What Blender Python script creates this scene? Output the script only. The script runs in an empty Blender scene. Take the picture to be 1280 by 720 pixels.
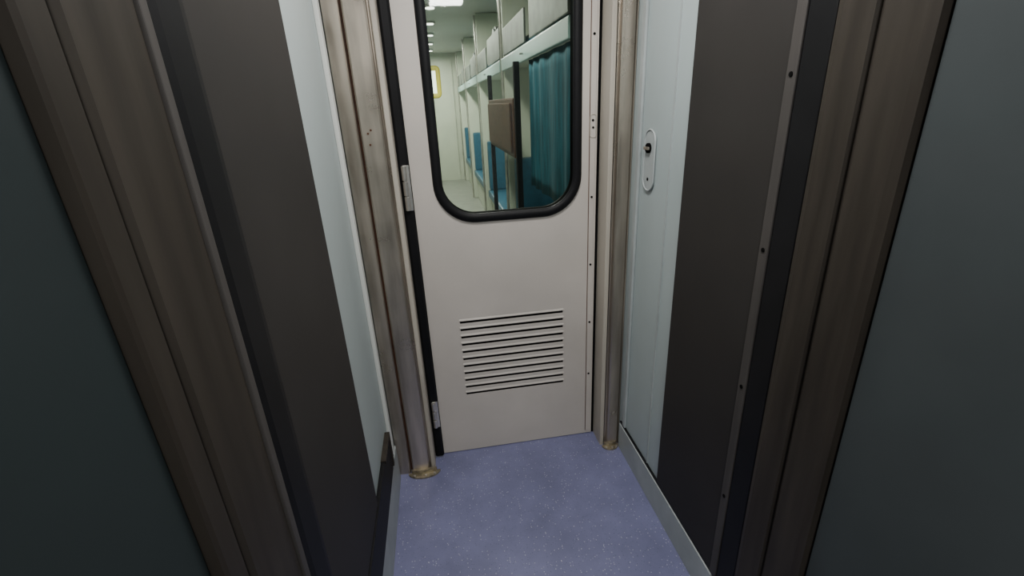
import bpy, bmesh, math, random
from mathutils import Matrix, Vector
random.seed(3)
scene = bpy.context.scene
COL = scene.collection

# ------------------------------------------------------------------ materials
def new_mat(name):
    m = bpy.data.materials.new(name); m.use_nodes = True
    nt = m.node_tree
    return m, nt, nt.nodes["Principled BSDF"]

def mat_basic(name, col, rough=0.5, metal=0.0, var=0.12, scale=4.0, bump=0.0, bscale=60, stretch=(1,1,1), spec=0.5, rvar=0.0):
    m, nt, p = new_mat(name)
    tc = nt.nodes.new("ShaderNodeTexCoord")
    mp = nt.nodes.new("ShaderNodeMapping"); mp.inputs["Scale"].default_value = stretch
    nt.links.new(tc.outputs["Object"], mp.inputs["Vector"])
    n = nt.nodes.new("ShaderNodeTexNoise"); n.inputs["Scale"].default_value = scale
    n.inputs["Detail"].default_value = 6
    nt.links.new(mp.outputs[0], n.inputs["Vector"])
    cr = nt.nodes.new("ShaderNodeValToRGB")
    cr.color_ramp.elements[0].position = 0.3; cr.color_ramp.elements[1].position = 0.7
    a = [c*(1-var) for c in col]; b = [min(1, c*(1+var)) for c in col]
    cr.color_ramp.elements[0].color = (*a, 1); cr.color_ramp.elements[1].color = (*b, 1)
    nt.links.new(n.outputs["Fac"], cr.inputs["Fac"])
    nt.links.new(cr.outputs["Color"], p.inputs["Base Color"])
    p.inputs["Roughness"].default_value = rough
    if rvar > 0:
        n4 = nt.nodes.new("ShaderNodeTexNoise"); n4.inputs["Scale"].default_value = 9; n4.inputs["Detail"].default_value = 8
        nt.links.new(tc.outputs["Object"], n4.inputs["Vector"])
        mr = nt.nodes.new("ShaderNodeMapRange")
        mr.inputs[1].default_value = .3; mr.inputs[2].default_value = .7
        mr.inputs[3].default_value = rough-rvar; mr.inputs[4].default_value = rough+rvar
        nt.links.new(n4.outputs["Fac"], mr.inputs[0]); nt.links.new(mr.outputs[0], p.inputs["Roughness"])
    p.inputs["Metallic"].default_value = metal
    p.inputs["Specular IOR Level"].default_value = spec
    if bump > 0:
        n2 = nt.nodes.new("ShaderNodeTexNoise"); n2.inputs["Scale"].default_value = bscale
        nt.links.new(mp.outputs[0], n2.inputs["Vector"])
        bp = nt.nodes.new("ShaderNodeBump"); bp.inputs["Strength"].default_value = bump
        bp.inputs["Distance"].default_value = 0.002
        nt.links.new(n2.outputs["Fac"], bp.inputs["Height"])
        nt.links.new(bp.outputs[0], p.inputs["Normal"])
    return m

def mat_emit(name, col, s):
    m, nt, p = new_mat(name)
    p.inputs["Base Color"].default_value = (*col, 1)
    p.inputs["Emission Color"].default_value = (*col, 1)
    p.inputs["Emission Strength"].default_value = s
    return m

def mat_floor(name, col):
    m, nt, p = new_mat(name)
    tc = nt.nodes.new("ShaderNodeTexCoord")
    n = nt.nodes.new("ShaderNodeTexNoise"); n.inputs["Scale"].default_value = 5; n.inputs["Detail"].default_value = 10
    n.inputs["Roughness"].default_value = .65
    nt.links.new(tc.outputs["Object"], n.inputs["Vector"])
    cr = nt.nodes.new("ShaderNodeValToRGB")
    cr.color_ramp.elements[0].position = .3; cr.color_ramp.elements[1].position = .72
    cr.color_ramp.elements[0].color = (*[c*.80 for c in col], 1)
    cr.color_ramp.elements[1].color = (*[c*1.18 for c in col], 1)
    nt.links.new(n.outputs["Fac"], cr.inputs["Fac"])
    last = cr.outputs[0]
    for vs, thr, amt, c2 in ((110, .24, .38, (.55, .55, .62, 1)), (75, .12, .6, (.7, .7, .78, 1)), (150, .27, .40, (.05, .055, .10, 1))):
        v = nt.nodes.new("ShaderNodeTexVoronoi"); v.inputs["Scale"].default_value = vs
        nt.links.new(tc.outputs["Object"], v.inputs["Vector"])
        lt = nt.nodes.new("ShaderNodeMath"); lt.operation = "LESS_THAN"; lt.inputs[1].default_value = thr
        nt.links.new(v.outputs["Distance"], lt.inputs[0])
        sp = nt.nodes.new("ShaderNodeSeparateColor"); nt.links.new(v.outputs["Color"], sp.inputs[0])
        gt = nt.nodes.new("ShaderNodeMath"); gt.operation = "GREATER_THAN"; gt.inputs[1].default_value = 0.75
        nt.links.new(sp.outputs[0], gt.inputs[0])
        mu = nt.nodes.new("ShaderNodeMath"); mu.operation = "MULTIPLY"
        nt.links.new(lt.outputs[0], mu.inputs[0]); nt.links.new(gt.outputs[0], mu.inputs[1])
        mu2 = nt.nodes.new("ShaderNodeMath"); mu2.operation = "MULTIPLY"; mu2.inputs[1].default_value = amt
        nt.links.new(mu.outputs[0], mu2.inputs[0])
        mx = nt.nodes.new("ShaderNodeMixRGB"); mx.inputs[2].default_value = c2
        nt.links.new(mu2.outputs[0], mx.inputs[0]); nt.links.new(last, mx.inputs[1])
        last = mx.outputs[0]
    nt.links.new(last, p.inputs["Base Color"])
    n3 = nt.nodes.new("ShaderNodeTexNoise"); n3.inputs["Scale"].default_value = 260
    nt.links.new(tc.outputs["Object"], n3.inputs["Vector"])
    bp = nt.nodes.new("ShaderNodeBump"); bp.inputs["Strength"].default_value = .25; bp.inputs["Distance"].default_value = .001
    nt.links.new(n3.outputs["Fac"], bp.inputs["Height"]); nt.links.new(bp.outputs[0], p.inputs["Normal"])
    p.inputs["Roughness"].default_value = .36
    return m

def mat_glass(name):
    m = bpy.data.materials.new(name); m.use_nodes = True
    nt = m.node_tree; nt.nodes.clear()
    o = nt.nodes.new("ShaderNodeOutputMaterial")
    t = nt.nodes.new("ShaderNodeBsdfTransparent"); t.inputs[0].default_value = (.88, .93, .89, 1)
    g = nt.nodes.new("ShaderNodeBsdfGlossy"); g.inputs["Roughness"].default_value = .02
    f = nt.nodes.new("ShaderNodeFresnel"); f.inputs[0].default_value = 1.45
    mx = nt.nodes.new("ShaderNodeMixShader")
    nt.links.new(f.outputs[0], mx.inputs[0]); nt.links.new(t.outputs[0], mx.inputs[1]); nt.links.new(g.outputs[0], mx.inputs[2])
    nt.links.new(mx.outputs[0], o.inputs[0])
    return m

M_door = mat_basic("door_beige_paint", (.51, .468, .425), .42, var=.08, scale=3, bump=.12, bscale=40)
M_jamb = mat_basic("jamb_cream", (.40, .365, .31), .45, var=.15, scale=5, stretch=(1,1,.3))
M_rub = mat_basic("black_rubber", (.006, .006, .007), .55, var=.2, scale=10, spec=.2)
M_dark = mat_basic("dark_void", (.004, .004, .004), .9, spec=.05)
M_steel = mat_basic("worn_steel", (.47, .415, .35), .33, metal=.85, var=.25, scale=5, stretch=(5,5,.6), bump=.06, bscale=30, rvar=.08)
M_steel2 = mat_basic("bright_steel", (.55, .53, .50), .34, metal=.9, var=.2, scale=20)
M_brass = mat_basic("dull_brass", (.30, .265, .19), .42, metal=.75, var=.4, scale=50)
M_wall = mat_basic("wall_laminate_grey_cyan", (.35, .405, .405), .38, var=.06, scale=3, stretch=(1,1,.5))
M_base = mat_basic("baseboard_grey", (.33, .36, .36), .45, var=.12, scale=8)
M_ceil = mat_basic("ceiling_white", (.55, .56, .53), .6, var=.03)
M_floor = mat_floor("blue_vinyl", (.152, .158, .275))
M_glass = mat_glass("door_glass")
M_dkleaf = mat_basic("added_side_door_dimmed_taupe", (.027, .0245, .023), .6, var=.1, scale=4, spec=.2)  # for the added side doors, with the dimness put into the colour
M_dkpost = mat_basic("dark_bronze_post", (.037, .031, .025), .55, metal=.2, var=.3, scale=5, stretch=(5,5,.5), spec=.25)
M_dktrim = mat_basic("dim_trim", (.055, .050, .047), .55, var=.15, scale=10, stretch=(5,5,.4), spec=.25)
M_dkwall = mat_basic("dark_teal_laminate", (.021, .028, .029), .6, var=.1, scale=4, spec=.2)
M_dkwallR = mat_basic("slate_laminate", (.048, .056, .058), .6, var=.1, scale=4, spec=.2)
M_lamp = mat_emit("lamp_diffuser", (1, .97, .9), 5)
M_coachwall = mat_basic("coach_wall_cream", (.55, .58, .49), .4, var=.06)
M_band = mat_basic("pale_cyan_band", (.30, .44, .45), .35, var=.08)
M_upper = mat_basic("upper_berth_grey", (.085, .095, .088), .5, var=.5, scale=9)
M_curtain = mat_basic("teal_curtain_cloth", (.014, .105, .15), .9, var=.35, scale=10, stretch=(1,4,.5))
M_blue = mat_basic("blue_rexine", (.03, .11, .18), .35, var=.15, scale=20)
M_brown = mat_basic("brown_laminate", (.085, .036, .02), .5, var=.25, scale=6, stretch=(1,1,4), spec=.25)
M_day = mat_emit("daylit_pane", (.92, 1, .88), 2.0)
M_yel = mat_basic("yellow_paint", (.50, .42, .04), .5)
M_grey = mat_basic("coach_grey_floor", (.24, .245, .225), .3, var=.15, scale=6)

# ------------------------------------------------------------------ helpers
def link(ob, parent=None):
    COL.objects.link(ob)
    if parent: ob.parent = parent
    return ob
def empty(name):
    e = bpy.data.objects.new(name, None); e.empty_display_size = .1
    return link(e)
def from_bm(name, bm, mat, parent=None, smooth=False):
    bmesh.ops.recalc_face_normals(bm, faces=bm.faces[:])
    me = bpy.data.meshes.new(name); bm.to_mesh(me); bm.free()
    if smooth:
        for p in me.polygons: p.use_smooth = True
    me.materials.append(mat)
    return link(bpy.data.objects.new(name, me), parent)
def box(name, x0, x1, y0, y1, z0, z1, mat, parent=None, bev=0.0):
    bm = bmesh.new()
    bmesh.ops.create_cube(bm, size=1)
    for v in bm.verts:
        v.co = Vector(((x0+x1)/2+v.co.x*(x1-x0), (y0+y1)/2+v.co.y*(y1-y0), (z0+z1)/2+v.co.z*(z1-z0)))
    if bev > 0:
        bmesh.ops.bevel(bm, geom=bm.edges[:], offset=bev, segments=2, affect='EDGES', profile=.6)
    return from_bm(name, bm, mat, parent)
def cyl(name, c, r, h, axis, mat, parent=None, seg=24):
    bm = bmesh.new()
    bmesh.ops.create_cone(bm, cap_ends=True, segments=seg, radius1=r, radius2=r, depth=h)
    bmesh.ops.bevel(bm, geom=[e for e in bm.edges if abs(e.verts[0].co.z-e.verts[1].co.z) < 1e-6], offset=min(r, h)*.15, segments=2, affect='EDGES')
    R = {'z': Matrix.Identity(4), 'x': Matrix.Rotation(math.pi/2, 4, 'Y'), 'y': Matrix.Rotation(math.pi/2, 4, 'X')}[axis]
    bm.transform(Matrix.Translation(c) @ R)
    return from_bm(name, bm, mat, parent)
def rrect(x0, x1, z0, z1, r, n=10):
    pts = []
    for cx, cz, a0 in ((x1-r, z1-r, 0), (x0+r, z1-r, 90), (x0+r, z0+r, 180), (x1-r, z0+r, 270)):
        for i in range(n+1):
            a = math.radians(a0+90*i/n)
            pts.append((cx+r*math.cos(a), cz+r*math.sin(a)))
    return pts
def plate(name, outer, holes, fn, t, mat, parent=None, bevel=0.0):
    cu = bpy.data.curves.new(name+"_c", 'CURVE'); cu.dimensions = '2D'; cu.fill_mode = 'BOTH'
    cu.extrude = t/2; cu.bevel_depth = bevel
    for pts in [outer]+holes:
        s = cu.splines.new('POLY'); s.points.add(len(pts)-1); s.use_cyclic_u = True
        for q, p in zip(s.points, pts): q.co = (p[0], p[1], 0, 1)
    tmp = bpy.data.objects.new(name+"_t", cu); COL.objects.link(tmp)
    dg = bpy.context.evaluated_depsgraph_get()
    me = bpy.data.meshes.new_from_object(tmp.evaluated_get(dg))
    bpy.data.objects.remove(tmp)
    bm = bmesh.new(); bm.from_mesh(me); bpy.data.meshes.remove(me)
    bmesh.ops.remove_doubles(bm, verts=bm.verts[:], dist=1e-6)
    for v in bm.verts: v.co = Vector(fn(v.co.x, v.co.y, v.co.z))
    return from_bm(name, bm, mat, parent)
def ring(name, pts, rx, ry, fn, mat, parent=None, n=10):
    bm = bmesh.new(); N = len(pts); rows = []
    for i in range(N):
        p0 = Vector(pts[i-1]); p = Vector(pts[i]); p1 = Vector(pts[(i+1) % N])
        tdir = (p1-p0).normalized(); nrm = Vector((tdir.y, -tdir.x))
        rows.append([bm.verts.new(fn(p.x+nrm.x*rx*math.cos(a), p.y+nrm.y*rx*math.cos(a), ry*math.sin(a)))
                     for a in [2*math.pi*k/n for k in range(n)]])
    for i in range(N):
        a, b = rows[i], rows[(i+1) % N]
        for k in range(n):
            bm.faces.new((a[k], b[k], b[(k+1) % n], a[(k+1) % n]))
    return from_bm(name, bm, mat, parent, smooth=True)
def prism(name, prof, z0, z1, mat, parent=None, axis='z'):
    bm = bmesh.new()
    f = (lambda p, t: (p[0], p[1], t)) if axis == 'z' else ((lambda p, t: (t, p[0], p[1])) if axis == 'x' else (lambda p, t: (p[0], t, p[1])))
    a = [bm.verts.new(f(p, z0)) for p in prof]; b = [bm.verts.new(f(p, z1)) for p in prof]
    n = len(prof)
    for i in range(n): bm.faces.new((a[i], a[(i+1) % n], b[(i+1) % n], b[i]))
    bm.faces.new(a); bm.faces.new(b)
    return from_bm(name, bm, mat, parent)

XL, XR = -.292, .700
ZC = 2.25
# ------------------------------------------------------------------ room shell
box("floor", XL-.04, XR+.04, -1.4, 1.80, -.05, 0, M_floor)
box("ceiling", XL-.04, XR+.04, -1.4, 1.80, ZC, ZC+.05, M_ceil)
box("wall_left", XL-.04, XL, -1.4, 1.80, 0, ZC, M_wall)
box("wall_right", XR, XR+.04, -1.4, 1.80, 0, ZC, M_wall)
box("wall_back", XL, XR, -1.44, -1.4, 0, ZC, M_wall)
plate("wall_front", [(XL+.001, .002), (XR-.001, .002), (XR-.001, ZC-.001), (XL+.001, ZC-.001)],
      [[(-.128, .003), (.640, .003), (.640, 2.0), (-.128, 2.0)]],
      lambda u, v, w: (u, 1.782+w, v), .03, M_jamb)

box("baseboard_right", XR-.010, XR, -1.39, 1.632, 0, .128, M_base, bev=.002)
box("trim_1", XR-.006, XR, -1.39, 1.632, .130, .139, M_rub)
box("baseboard_left", XL, XL+.012, -1.39, 1.640, 0, .170, M_base, bev=.002)
box("trim_2", XL, XL+.014, -1.39, 1.50, .176, .330, M_rub, bev=.003)
prism("trim_3", [(1.36, .334), (1.52, .334), (1.52, .185), (1.503, .185), (1.503, .322), (1.36, .322)], XL, XL+.018, M_dkpost, axis='x')
box("trim_4", XL, XL+.014, 1.560, 1.590, .19, ZC-.01, M_ceil, bev=.003)
box("trim_5", XR-.010, XR, 1.575, 1.600, .142, ZC-.01, M_base, bev=.003)
box("trim_6", XR-.004, XR, 1.36, 1.364, .142, ZC-.01, M_base)

# ------------------------------------------------------------------ posts
pl = [(-.289,1.76),(-.289,1.664),(-.286,1.658),(-.242,1.657),(-.238,1.660),(-.236,1.672),(-.230,1.672),(-.228,1.654),(-.223,1.649),
      (-.163,1.649),(-.157,1.653),(-.155,1.668),(-.150,1.670),(-.150,1.76)]
post = empty("steel_door_post")
prism("post_body", pl, .0, ZC-.005, M_steel, post)
prism("groove_fill", [(-.2358,1.7),(-.2358,1.6695),(-.2302,1.6695),(-.2302,1.7)], 0.01, ZC-.006, M_brown, post)
prism("inner_trim", [(-.149,1.76),(-.149,1.664),(-.146,1.661),(-.134,1.661),(-.131,1.665),(-.131,1.76)], 0, ZC-.005, M_jamb, post)
pr = [(.645,1.76),(.634,1.76),(.634,1.664),(.640,1.664),(.642,1.648),(.647,1.643),
      (.684,1.643),(.688,1.647),(.689,1.656),(.692,1.656),(.6935,1.650),(.6975,1.650),(.6975,1.76)]
post2 = empty("steel_door_post.001")
prism("post_body", pr, .0, ZC-.005, M_steel, post2)
prism("inner_trim", [(.612,1.76),(.612,1.660),(.615,1.656),(.627,1.656),(.630,1.660),(.630,1.76)], 0, ZC-.005, M_jamb, post2)
prism("inner_groove", [(.6305,1.76),(.6305,1.664),(.6335,1.664),(.6335,1.76)], 0, ZC-.005, M_dark, post2)
def foot(cx, cy, w, d, par):
    pts = [(cx+w*math.cos(a), cy-d*math.sin(a)) for a in [math.pi*k/16 for k in range(17)]]
    prism("foot_flange", pts, .0005, .007, M_brass, par)
    pts = [(cx+w*.8*math.cos(a), cy-d*.35*math.sin(a)) for a in [math.pi*k/16 for k in range(17)]]
    prism("foot_collar", pts, .007, .024, M_brass, par)
    for s in (-.6, .1, .65):
        cyl("screw", (cx+w*s, cy-d*.68*math.sqrt(1-s*s)-.001, .009), .005, .004, 'z', M_steel2, par, 12)
foot(-.180, 1.650, .068, .038, post)
foot(.655, 1.645, .038, .034, post2)
for x, z in ((-.205, 1.40), (-.195, 1.41), (-.203, 1.365)):
    cyl("rivet", (x, 1.648, z), .0035, .004, 'y', M_brown, post, 10)

# ------------------------------------------------------------------ door
door = empty("door_1")
LX0, LX1, YD = -.092, .600, 1.75
SH = .0115
slots = []
for k in range(11):
    z = .652-k*.0342
    slots.append([(.033, z-SH), (.467, z-SH), (.467, z), (.033, z)])
fnD = lambda u, v, w: (u, YD+.016+w, v)
win = rrect(.000, .524, 1.074, 1.93, .135)
plate("leaf", [(LX0, .004), (LX1, .004), (LX1, 1.995), (LX0, 1.995)], [win]+slots, fnD, .032, M_door, door)
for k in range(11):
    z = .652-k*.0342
    prism("louvre_lip_%d" % k, [(YD+.002, z+.013), (YD-.003, z+.003), (YD-.003, z+.0005), (YD+.002, z)], .031, .469, M_door, door, axis='x')
    box("louvre_slot_shade_%d" % k, .034, .466, YD+.0015, YD+.030, z-SH+.0002, z-.0002, M_dark, door)  # dark insert filling the slot, its shade put in as colour
ring("window_gasket", rrect(.000, .524, 1.074, 1.93, .135, 12), .0175, .012, lambda u, v, w: (u, YD-.001+w, v), M_rub, door)
ring("window_gasket_inner", rrect(.000, .524, 1.074, 1.93, .135, 12), .0175, .010, lambda u, v, w: (u, YD+.033+w, v), M_rub, door)
plate("window_pane", rrect(.002, .522, 1.076, 1.928, .133), [], lambda u, v, w: (u, YD+.016+w, v), .004, M_glass, door)
prism("hinge_seal", [(-.130,1.757),(-.130,1.734),(-.122,1.728),(-.100,1.728),(-.092,1.736),(-.0925,1.757)], .01, 1.99, M_rub, door)
for zc, h in ((1.205, .16), (.235, .13)):
    box("hinge_leaf", -.116, -.094, 1.724, 1.7275, zc-h/2, zc+h/2, M_steel2, door, .001)
    for i in range(3):
        cyl("hinge_knuckle_%d" % i, (-.112, 1.721, zc-h/3+i*h/3), .009, h/3-.003, 'z', M_steel2, door, 16)
prism("lock_bead", [(.572,1.7495),(.573,1.746),(.592,1.746),(.594,1.7495)], .02, 1.98, M_door, door)
box("bead_gap", .5695, .5715, 1.748, 1.7497, .02, 1.98, M_brown, door)
for z in (1.12, .845, .585, .33, 1.4, 1.68):
    cyl("bead_screw", (.582, 1.7455, z), .0045, .003, 'y', M_dark, door, 12)
ring("lock_outline", rrect(.572, .594, 1.34, 1.42, .008, 4), .0016, .0016, lambda u, v, w: (u, 1.7455+w, v), M_jamb, door, 6)
cyl("lock_keyhole", (.583, 1.745, 1.375), .004, .003, 'y', M_dark, door, 12)
prism("strike_seal", [(.601,1.765),(.601,1.752),(.608,1.750),(.611,1.752),(.611,1.765)], .004, 1.99, M_dark, door)
cyl("top_closer_tube", (.25, 1.735, 1.975), .012, .30, 'x', M_steel2, door)

# ------------------------------------------------------------------ oval latch on the right wall
lat = empty("recessed_flush_latch")
fnR = lambda u, v, w: (XR-.003+w, u, v)
pts = rrect(1.462, 1.540, 1.178, 1.372, .0385, 12)
plate("latch_plate", pts, [], fnR, .005, M_base, lat)
ring("latch_rim", pts, .003, .003, lambda u, v, w: (XR-.0055+w, u, v), M_base, lat, 8)
cyl("latch_cylinder", (XR-.010, 1.502, 1.315), .016, .010, 'x', M_dark, lat)
box("latch_key_turn", XR-.020, XR-.013, 1.485, 1.519, 1.310, 1.320, M_steel, lat, .002)
cyl("latch_screw", (XR-.006, 1.502, 1.215), .005, .004, 'x', M_dark, lat, 12)

# ------------------------------------------------------------------ added side doors (left and right wall, nearer), coloured dark to dim the view's sides
d2 = empty("added_side_door_2")
x0 = XL
box("leaf", x0, x0+.010, .705, 1.17, .335, 2.05, M_dkleaf, d2, .002)
prism("added_rubber_seal", [(x0,.603),(x0+.014,.606),(x0+.018,.625),(x0+.018,.680),(x0+.014,.700),(x0,.703)], .335, 2.05, M_rub, d2)
box("added_seal_trim", x0, x0+.020, .585, .602, .335, 2.10, M_dktrim, d2, .002)
prism("added_jamb_post", [(x0,.412),(x0+.018,.414),(x0+.020,.420),(x0+.020,.450),(x0+.014,.454),(x0+.014,.460),(x0+.021,.465),(x0+.021,.560),(x0+.016,.564),(x0+.016,.583),(x0,.584)], .335, 2.10, M_dkpost, d2)
box("added_near_panel", x0, x0+.008, -.60, .410, .335, 2.10, M_dkwall, d2, .002)
box("added_head_rail", x0, x0+.012, .604, 1.17, 2.052, 2.10, M_dkpost, d2, .002)
d3 = empty("added_side_door_3")
x1 = XR
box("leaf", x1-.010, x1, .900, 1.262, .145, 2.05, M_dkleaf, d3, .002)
box("added_screw_strip", x1-.014, x1, .870, .898, .145, 2.05, M_dktrim, d3, .002)
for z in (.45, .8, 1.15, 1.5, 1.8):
    cyl("added_strip_screw", (x1-.0145, .884, z), .005, .003, 'x', M_dark, d3, 12)
box("added_rubber_seal", x1-.012, x1, .800, .868, .145, 2.05, M_rub, d3, .003)
prism("added_jamb_post", [(x1,.610),(x1-.018,.612),(x1-.020,.630),(x1-.020,.700),(x1-.012,.704),(x1-.012,.712),(x1-.020,.716),(x1-.020,.780),(x1-.014,.796),(x1,.798)], .145, 2.10, M_dkpost, d3)
box("added_near_panel", x1-.008, x1, -.60, .605, .145, 2.10, M_dkwallR, d3, .002)
box("added_head_rail", x1-.012, x1, .800, 1.262, 2.052, 2.10, M_dkpost, d3, .002)

# ------------------------------------------------------------------ vestibule ceiling lamp, and an unseen rear one added to light the posts
def area(name, loc, sx, sy, w, col, rot=(0, 0, 0), parent=None):
    l = bpy.data.lights.new(name, 'AREA'); l.shape = 'RECTANGLE'; l.size = sx; l.size_y = sy; l.energy = w; l.color = col
    o = bpy.data.objects.new(name, l); o.location = loc; o.rotation_euler = rot
    return link(o, parent)
for yc, w in ((1.0, 18), (-.55, 22)):  # the second is the added, unseen rear lamp
    lamp = empty("ceiling_or_added_lamp")
    box("lamp_housing", .05, .35, yc-.2, yc+.2, ZC-.035, ZC-.001, M_ceil, lamp, .006)
    box("lamp_diffuser", .07, .33, yc-.18, yc+.18, ZC-.044, ZC-.036, M_lamp, lamp, .002)
    area("lamp_light", (.2, yc, ZC-.05), .25, .35, w, (1, .985, .96), parent=lamp)

# ------------------------------------------------------------------ coach interior beyond the door
Y0, Y1 = 1.80, 10.2
XA, XB = -2.0, 1.22
ZK = 2.42
box("floor_coach", XA, XB, Y0+.001, Y1, -.05, -.001, M_grey)
box("ceiling_coach", XA, XB, Y0+.001, Y1, ZK, ZK+.05, M_ceil)
box("wall_coach_header", XA, XB, Y0+.001, Y0+.03, ZC-.001, ZK, M_coachwall)
box("wall_coach_side", XB, XB+.04, Y0, Y1, 0, ZK, M_coachwall)
box("wall_coach_far_side", XA-.04, XA, Y0, Y1, 0, ZK, M_coachwall)
box("wall_coach_bulkhead", XR+.041, XB, Y0-.04, Y0, 0, ZC, M_coachwall)
box("wall_coach_bulkhead_left", XA, XL-.041, Y0-.04, Y0, 0, ZC, M_coachwall)
box("wall_coach_end", XA, XB, Y1, Y1+.04, 0, ZK, M_coachwall)
ed = empty("door_4")
wr = rrect(-.02, .22, 1.66, 2.16, .05)
plate("end_door_leaf", [(-.3, .0), (.5, .0), (.5, 2.28), (-.3, 2.28)], [wr], lambda u, v, w: (u, Y1-.02+w, v), .02, M_coachwall, ed)
ring("end_door_window_frame", wr, .045, .012, lambda u, v, w: (u, Y1-.034+w, v), M_yel, ed)
plate("end_door_pane", wr, [], lambda u, v, w: (u, Y1-.02+w, v), .006, M_day, ed)
P = 2.0
bays = [2.05+P*i for i in range(4)]
for i, y in enumerate(bays):
    b = empty("side_berth")
    ye = y+P-.10
    box("upper_berth_base", .60, XB-.01, y, ye, 1.72, 1.78, M_coachwall, b, .006)
    box("upper_berth_cushion", .62, XB-.02, y+.02, ye-.02, 1.78, 1.85, M_blue, b, .02)
    box("edge_rail", .575, .598, y, ye, 1.70, 1.785, M_band, b, .006)
    box("lower_seat", .62, XB-.01, y+.05, ye-.05, .38, .47, M_blue, b, .02)
    box("seat_base", .66, XB-.01, y+.08, ye-.08, 0.0, .38, M_coachwall, b, .01)
    box("backrest_near", .64, XB-.03, y+.01, y+.10, .47, 1.05, M_blue, b, .02)
    box("backrest_far", .64, XB-.03, ye-.10, ye-.01, .47, 1.05, M_blue, b, .02)
    box("guard_panel", .586, .598, y+.05, y+.85, 1.80, 2.02, M_upper, b, .005)
    box("guard_panel_far", .586, .598, y+1.0, ye-.05, 1.80, 1.98, M_upper, b, .005)
    cyl("bedding_roll", (.86, y+.55, 1.975), .12, .50, 'x', M_upper, b, 24)
    # small reading lamp + hook on the aisle side
    cyl("coat_hook", (.57, y+1.0, 1.74), .006, .03, 'x', M_steel2, b, 10)
    prt = empty("partition_panel")
    box("panel", .60, XB-.005, ye+.02, ye+.06, 0, ZK-.005, M_coachwall, prt, .008)
    cyl("grab_pole", (.585, ye+.04, 1.2), .012, 2.39, 'z', M_steel2, prt)
    w = empty("window_%d" % (i+1))
    plate("frame", rrect(y+.35, y+1.45, .85, 1.48, .08), [rrect(y+.41, y+1.39, .91, 1.42, .06)], lambda u, v, ww: (XB-.012+ww, u, v), .02, M_rub, w)
    plate("pane", rrect(y+.41, y+1.39, .91, 1.42, .06), [], lambda u, v, ww: (XB-.008+ww, u, v), .004, M_day, w)
    cl = empty("aisle_ceiling_lamp")
    for yy in (y+.45, y+1.45):
        cyl("housing", (.10, yy, ZK-.012), .065, .022, 'z', M_ceil, cl)
        cyl("diffuser", (.10, yy, ZK-.028), .045, .010, 'z', M_lamp, cl)
    area("light", (.14, y+.95, ZK-.06), .2, .9, (18, 34, 46, 46)[i], (1, .98, .87), parent=cl)
    pt = empty("partition_panel")
    box("panel", XA+.005, -.22, ye+.02, ye+.06, 0, ZK-.005, M_coachwall, pt, .008)
    lb = empty("sleeper_berth")
    for z in (.40, 1.08, 1.72):
        box("berth_cushion", XA+.02, -.30, ye-.62, ye+.0, z, z+.08, M_blue, lb, .02)
    box("berth_fascia", -.298, -.28, ye-.62, ye, .02, 1.85, M_coachwall, lb, .004)
def curtain(name, y0, y1, z0, z1, x):
    bm = bmesh.new(); n = 110; m = 10; g = []
    for i in range(n+1):
        t = i/n; r = []
        for j in range(m+1):
            s = j/m
            xx = x+.009*math.sin(t*2*math.pi*4.5+1.6*math.sin(t*7))*(.5+.5*(1-s))
            r.append(bm.verts.new((xx, y0+(y1-y0)*t, z0+(z1-z0)*s)))
        g.append(r)
    for i in range(n):
        for j in range(m): bm.faces.new((g[i][j], g[i+1][j], g[i+1][j+1], g[i][j+1]))
    o = from_bm(name, bm, M_curtain, None, True)
    md = o.modifiers.new("thick", 'SOLIDIFY'); md.thickness = .003
curtain("berth_curtain", 2.02, 2.96, .98, 1.697, .60)
br = empty("folding_backrest")
box("backrest_panel", .50, .545, 3.03, 4.30, 1.14, 1.50, M_brown, br, .012)
box("backrest_cushion", .485, .499, 3.08, 4.25, 1.17, 1.47, M_brown, br, .006)
box("panel_rail", .505, .54, 2.98, 3.02, .0, 1.695, M_rub, br, .005)
box("panel_rail_far", .505, .54, 4.31, 4.35, .0, 1.695, M_rub, br, .005)

# ------------------------------------------------------------------ world + camera
wd = bpy.data.worlds.new("world"); scene.world = wd; wd.use_nodes = True
wd.node_tree.nodes["Background"].inputs[0].default_value = (.5, .55, .6, 1)
wd.node_tree.nodes["Background"].inputs[1].default_value = .2
cd = bpy.data.cameras.new("camera"); cam = bpy.data.objects.new("camera", cd); COL.objects.link(cam)
cd.sensor_width = 36; cd.lens = 587/1280*36; cd.clip_start = .02
F = Vector((.1342, .9205, -.3673)).normalized()
Rr = Vector((.986, -.1615, -.0444)); Rr = (Rr-F*Rr.dot(F)).normalized()
U = Rr.cross(F)
mw = Matrix.Identity(4)
for i in range(3):
    mw[i][0] = Rr[i]; mw[i][1] = U[i]; mw[i][2] = -F[i]
mw[0][3], mw[1][3], mw[2][3] = 0, 0, 1.4735
cam.matrix_world = mw
scene.camera = cam
